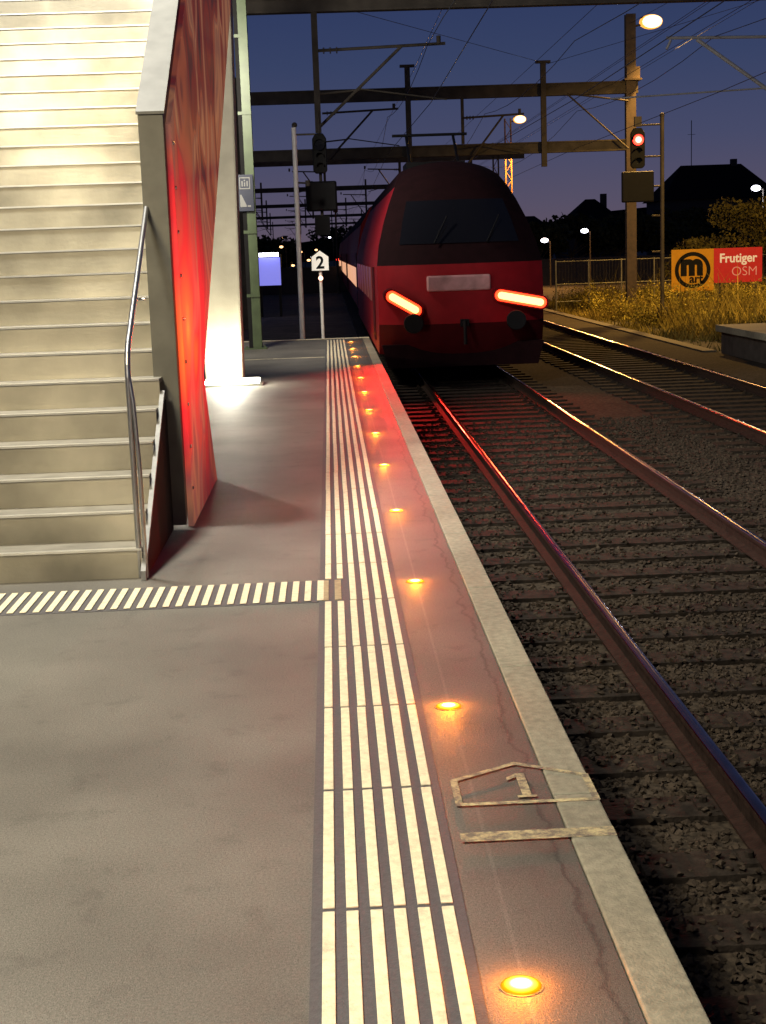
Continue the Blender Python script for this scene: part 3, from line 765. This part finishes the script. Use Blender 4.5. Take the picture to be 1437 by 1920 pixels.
f2, lo2 = board(13.065,14.72,.36,1.52,Yb,M['redad'],'red_billboard','red billboard with white lettering Frutiger')
text_mesh('Frutiger', .42, 'lettering', M['adtext'], f2, (0,-.008,1.17-zg), bold=.010, sx=.95)
text_mesh('OSM', .44, 'lettering', M['adpink'], f2, (.22,-.008,.72-zg), bold=-.006, sx=1.0)

fe = empty('metal_fence', (10,56,zg), 'pale metal mesh fence beyond the tracks', 'fence')
b = MB(); bb = MB()
x = 8.6
while x < 18: 
    b.cyl((x,56,zg),(x,56,1.25),.03,seg=6); x += 1.25
for z in (1.2,.35,-.3): b.cyl((8.6,56,z),(18,56,z),.018,seg=6)
b.build('fence_frame', M['beam'], parent=fe, loc=(10,56,zg))
x = 8.6
while x < 18: bb.box(x,x+.006,55.99,56.0,zg,1.2); x += .12
bb.build('fence_mesh', M['mast'], parent=fe, loc=(10,56,zg))
MB().box(-70,70,98,98.4,zg,.9).prism([(-70,.9),(70,.9),(70,1.0),(-70,1.0)], 'y', 97.95,98.45).build('boundary_wall', M['house'], loc=(0,98,zg), label='long dark boundary wall behind the yard', cat='wall')

# ------------------------------------------------------------------ vegetation
def leafcloud(mb, c, rad, n, s):
    for _ in range(n):
        while True:
            q = Vector((random.uniform(-1,1),random.uniform(-1,1),random.uniform(-1,1)))
            if .25 < q.length < 1: break
        p_ = Vector(c)+Vector((q.x*rad[0],q.y*rad[1],q.z*rad[2]))
        a = Vector((random.gauss(0,1),random.gauss(0,1),random.gauss(0,1))).normalized()*s*random.uniform(.6,1.3)
        b_ = a.cross(Vector((random.gauss(0,1),random.gauss(0,1),random.gauss(0,1)))).normalized()*s*.5
        n0 = len(mb.v)
        mb.v += [tuple(p_-a*.5), tuple(p_+b_*.6), tuple(p_+a*.5), tuple(p_-b_*.6)]
        mb.f.append((n0,n0+1,n0+2,n0+3))
def tree(x, y, h, w_, m, label, n=2600, s=.32, group='trees behind the yard'):
    lo = (x,y,zg)
    e0 = empty('tree', lo, label, 'tree', group)
    t = MB().cyl((x,y,zg),(x+.1,y,zg+h*.45),h*.035,h*.02,seg=8)
    tips = []
    for i in range(9):
        a = i*2.4; l = w_*random.uniform(.35,.8); zt = zg+h*random.uniform(.5,.9)
        tip = (x+math.cos(a)*l, y+math.sin(a)*l, zt); t.cyl((x+.1,y,zg+h*random.uniform(.25,.45)), tip, h*.012, h*.004, seg=6); tips.append(tip)
    tips.append((x,y,zg+h*.88))
    t.build('trunk', M['bark'], parent=e0, loc=lo)
    c = MB()
    for tip in tips: leafcloud(c, tip, (w_*.42,w_*.42,h*.17), n//len(tips), s)
    c.build('crown', m, parent=e0, loc=lo)
tree(17.6,60,4.0,2.1,M['leaf'],'bushy small tree lit orange behind the billboards',s=.16, n=4200)
tree(20.4,62,4.6,2.8,M['leaf'],'leafy tree lit orange behind the billboards',s=.2, n=4200)
tree(15.0,60,2.6,1.6,M['leaf'],'low leafy bush beside the fence',s=.16)
for x_, y_, h_, w_ in ((14.5,104,4.0,3.0),(18,110,4.6,3.4),(11.4,112,4.4,3),(22,112,4.6,3.8),(27,118,5.0,4),(32,120,5.0,4),(7.0,120,4.4,3),(-9,112,4.5,3.5),(-14,116,5.0,4),(-5.2,124,4.0,3),(2,170,5.5,4.5)):
    tree(x_,y_,h_,w_,M['leafdark'],'dark tree silhouette against the dusk sky',n=1500,s=.5)
gr = MB()
for _ in range(42000):
    yy = 33+ (66-33)*random.random(); xx = random.uniform(8.35,22)
    dens = math.sin(xx*1.7+yy*.6)+math.sin(yy*1.1-xx)
    if xx < 9.6 and dens+random.uniform(-1,1) < 0: continue
    hh = random.uniform(.12,.7)*(1 if xx > 9.8 else .45)*(1+.5*dens*.5); a = random.random()*6.28; w2 = .014+.02*random.random()
    if xx > 10.5 and random.random() < .08: hh *= 2.0
    lx_, ly_ = random.uniform(-.35,.35)*hh*2, random.uniform(-.35,.35)*hh*2
    n0 = len(gr.v)
    gr.v += [(xx-math.cos(a)*w2,yy-math.sin(a)*w2,zg),(xx+math.cos(a)*w2,yy+math.sin(a)*w2,zg),(xx+lx_,yy+ly_,zg+max(.1,hh))]
    gr.f.append((n0,n0+1,n0+2))
gr.build('tall_grass', M['grass'], kind='stuff', label='dry tall grass and weeds beside the tracks')
wd = MB()
for _ in range(300):
    xx = random.uniform(9.2,18); yy = random.uniform(39,60)
    if xx < 10.2 and yy < 44: continue
    hh = random.uniform(.2,.6)*(1.3 if yy > 46 else .8); rr_ = random.uniform(.2,.55)
    leafcloud(wd, (xx,yy,zg+hh*.8), (rr_,rr_,hh*.9), 75, .085)
for _ in range(60):
    xx = random.uniform(9.8,15.2); hh = random.uniform(.35,.66)
    leafcloud(wd, (xx,random.uniform(47.6,49.7),zg+hh), (random.uniform(.15,.35),.25,hh*random.uniform(.9,1.1)), 85, .07)
wd.build('weeds', M['weed'], kind='stuff', label='bushy yellow green weeds below the billboards')
hl = MB(); n = 60; pts = []
for i in range(n+1):
    x = -500+1000*i/n; pts.append((x, 9+5*math.sin(i*.55)+3*math.sin(i*1.7)+2*random.random()))
hl.prism([(-500,-2)]+[(500,-2)]+pts[::-1], 'y', 620, 640)
hl.build('hills', M['roof'], kind='structure', label='low dark hills on the horizon')

# ------------------------------------------------------------------ houses
def house(x, y, w_, dp, eave, ridge, hip, label, chim=True):
    lo = (x,y,zg)
    e0 = empty('house', lo, label, 'house', 'houses behind the yard')
    MB().box(x-w_/2,x+w_/2,y,y+dp,zg,eave).build('wall', M['house'], parent=e0, loc=lo)
    o = .4; b = MB()
    xa, xb, ya, yb = x-w_/2-o, x+w_/2+o, y-o, y+dp+o; ym = (ya+yb)/2
    b.v = [(xa,ya,eave+.01),(xb,ya,eave+.01),(xb,yb,eave+.01),(xa,yb,eave+.01),(xa+hip,ym,ridge),(xb-hip,ym,ridge)]
    b.f = [(0,1,5,4),(1,2,5),(2,3,4,5),(3,0,4),(3,2,1,0)]
    rf = b.build('roof', M['roof'], parent=e0, loc=lo)
    if chim:
        MB().box(x+w_*.18,x+w_*.18+.6,ym-.3,ym+.3,eave,ridge+.5).build('chimney', M['house'], parent=rf, loc=lo)
    for fz in (.8, 3.6):
        for k in range(int(w_//2.6)):
            xx = x-w_/2+1.0+k*2.6
            if fz+1.3 < eave:
                MB().box(xx,xx+1,y-.03,y-.004,fz,fz+1.3).build('window', M['glass'], parent=e0, loc=lo)
house(40,150,11.5,9,6.0,9.6,3.0,'large dark house with hipped roof against the sky')
house(27.3,150,6,8,3.6,6.5,2.9,'small dark house with steep pointed roof')
house(20,160,8,8,3.6,5.2,1.5,'low dark house behind trees', False)
house(54,160,12,9,5.0,8.0,3,'dark house with hipped roof')
house(-18,140,14,9,3.6,5.4,2,'low dark building across the yard', False)
MB().cyl((37.6,153,8.6),(37.6,153,14),.04,seg=6).cyl((37.2,153,12.6),(38.0,153,12.6),.02,seg=6).build('antenna', M['black'], loc=(37.6,153,8.6), label='thin rooftop aerial against the sky', cat='antenna')

# ------------------------------------------------------------------ small lamps
def lamp(x, y, top, m, label, rr=.16, grp='distant yard lamps'):
    lo = (x,y,zg)
    e0 = MB().cyl((x,y,zg),(x,y,top),.05,.035,seg=8).cyl((x,y,top),(x-.3,y,top+.1),.03,seg=6).build('street_lamp', M['mast'], loc=lo, label=label, cat='street lamp', group=grp)
    MB().ball((x-.35,y,top+.08), rr, 12, 6, sz=.6).build('lamp_head', m, parent=e0, loc=lo, smooth=True)
for x_, y_, t_ in ((16.3,92,2.6),(13.8,92,2.1),(12.6,95,1.9),(21.2,72,4.15),(9.9,100,1.8)):
    lamp(x_,y_,t_,M['coolamp'],'slim lamp post with cool white light',.24)
for x_, y_, t_, m_ in ((-4.4,110,1.9,'coolamp'),(-3.2,115,2.4,'warmdot'),(-2.0,130,2.0,'warmdot'),(-.8,150,2.2,'warmdot'),(.6,150,3.4,'coolamp'),(1.2,190,3.1,'warmdot'),(-6.3,105,3.1,'warmdot'),(-3.8,140,3.4,'warmdot'),(-1.6,180,1.5,'coolamp'),(-1.2,120,1.3,'warmdot'),(-.4,135,.9,'warmdot'),(-2.6,125,.9,'warmdot')):
    lamp(x_,y_,t_,M[m_],'small distant lamp in the yard',.15)
for x_, y_, z_ in ((.6,95,4.4),(-.6,120,.9),(.2,100,.3),(.9,140,1.0)):
    e0 = MB().cyl((x_,y_,zg),(x_,y_,z_),.06,seg=8).build('dwarf_signal', M['mast'], loc=(x_,y_,zg), label='distant signal post glowing red', cat='railway signal', group='distant red signals')
    MB().box(x_-.15,x_+.15,y_-.08,y_+.08,z_,z_+.5).build('signal_head', M['black'], parent=e0, loc=(x_,y_,zg))
    MB().ball((x_,y_-.1,z_+.28),.13,10,6).build('lens', M['sig'], parent=e0, loc=(x_,y_,zg))
kx, ky = -2.45, 62.0
k = MB().box(kx-.50,kx+.50,ky,ky+.3,.55,1.85).box(kx-.45,kx-.35,ky+.05,ky+.2,zg,.55).box(kx+.35,kx+.45,ky+.05,ky+.2,zg,.55).build('lit_poster_case', M['black'], loc=(kx,ky,zg), label='blue illuminated poster case with lamps on top', cat='poster case')
MB().box(kx-.46,kx+.46,ky-.012,ky-.001,.58,1.72).build('lit_panel', M['bluead'], parent=k, loc=(kx,ky,zg))
MB().box(kx-.4,kx+.4,ky-.2,ky-.02,1.76,1.92).build('lamp', M['coolamp'], parent=k, loc=(kx,ky,zg))
k2 = MB().box(-3.9,-3.2,63,63.3,.3,1.9).box(-3.85,-3.75,63.05,63.2,zg,.3).build('lit_poster_case', M['black'], loc=(-3.5,63,zg), label='blue and white illuminated poster case on legs', cat='poster case')
MB().box(-3.84,-3.26,62.988,62.999,.4,1.8).build('lit_panel', M['bluead'], parent=k2, loc=(-3.5,63,zg))

# ------------------------------------------------------------------ lights
def area(name, loc, target, size, power, color, spread=math.pi):
    l = bpy.data.lights.new(name, 'AREA'); l.size = size; l.energy = power; l.color = color; l.spread = spread
    o = bpy.data.objects.new(name, l); COL.objects.link(o); o.location = loc
    o.rotation_euler = (Vector(target)-Vector(loc)).to_track_quat('-Z','Y').to_euler()
    return o
def point(name, loc, power, color, rad=.1):
    l = bpy.data.lights.new(name, 'POINT'); l.energy = power; l.color = color; l.shadow_soft_size = rad
    o = bpy.data.objects.new(name, l); COL.objects.link(o); o.location = loc; return o
def spot(name, loc, target, power, color, ang, rad=.2):
    l = bpy.data.lights.new(name, 'SPOT'); l.energy = power; l.color = color; l.shadow_soft_size = rad
    l.spot_size = math.radians(ang); l.spot_blend = .6
    o = bpy.data.objects.new(name, l); COL.objects.link(o); o.location = loc
    o.rotation_euler = (Vector(target)-Vector(loc)).to_track_quat('-Z','Y').to_euler(); return o
area('canopy_lamp_near', (-2.6,2.2,5.0), (-1.5,3.9,0), 1.0, 380, (1,.90,.71), math.radians(125))
area('canopy_lamp_stairs', (-2.6,9.6,7.6), (-2.4,13.2,3.2), .9, 1200, (1,.95,.84), math.radians(150))
area('canopy_lamp_stairs_low', (-2.9,5.2,4.6), (-2.7,9.4,.8), .8, 95, (1,.80,.46), math.radians(120))
area('lamp_below_stairs', (-3.9,16.0,2.7), (-.6,14.5,0), .4, 330, (1,.90,.74))
area('canopy_lamp_end', (-2.2,25.0,5.4), (-.7,31.5,2.0), .8, 480, (1,.92,.76))
point('column_wash', (-1.42,20.20,.36), 150, (1,.95,.78), .08)
area('tail_beam', (TC-1.0,TY-.15,RT+1.32), (.5,17,0), .2, 46, (1,.03,.02), math.radians(60))
area('tail_beam', (TC+1.0,TY-.15,RT+1.32), (3.0,17,-.5), .2, 22, (1,.05,.02), math.radians(100))
spot('yard_lamp', (12.1,51.5,9.1), (12.6,48,0), 10500, (1,.54,.12), 120)
spot('yard_lamp_far', (12.0,88.5,9.2), (11.5,84,0), 13000, (1,.46,.10), 150)
spot('yard_lamp_front', (15.0,36,9.0), (14.5,46,0), 8500, (1,.60,.15), 95)
point('cool_lamp', (20.8,71,4.0), 300, (.8,.85,1), .2)
for i, q in enumerate(LED):
    point('amber_glow', (q[0],q[1],.046), 4.6, (1,.24,.008), 0)
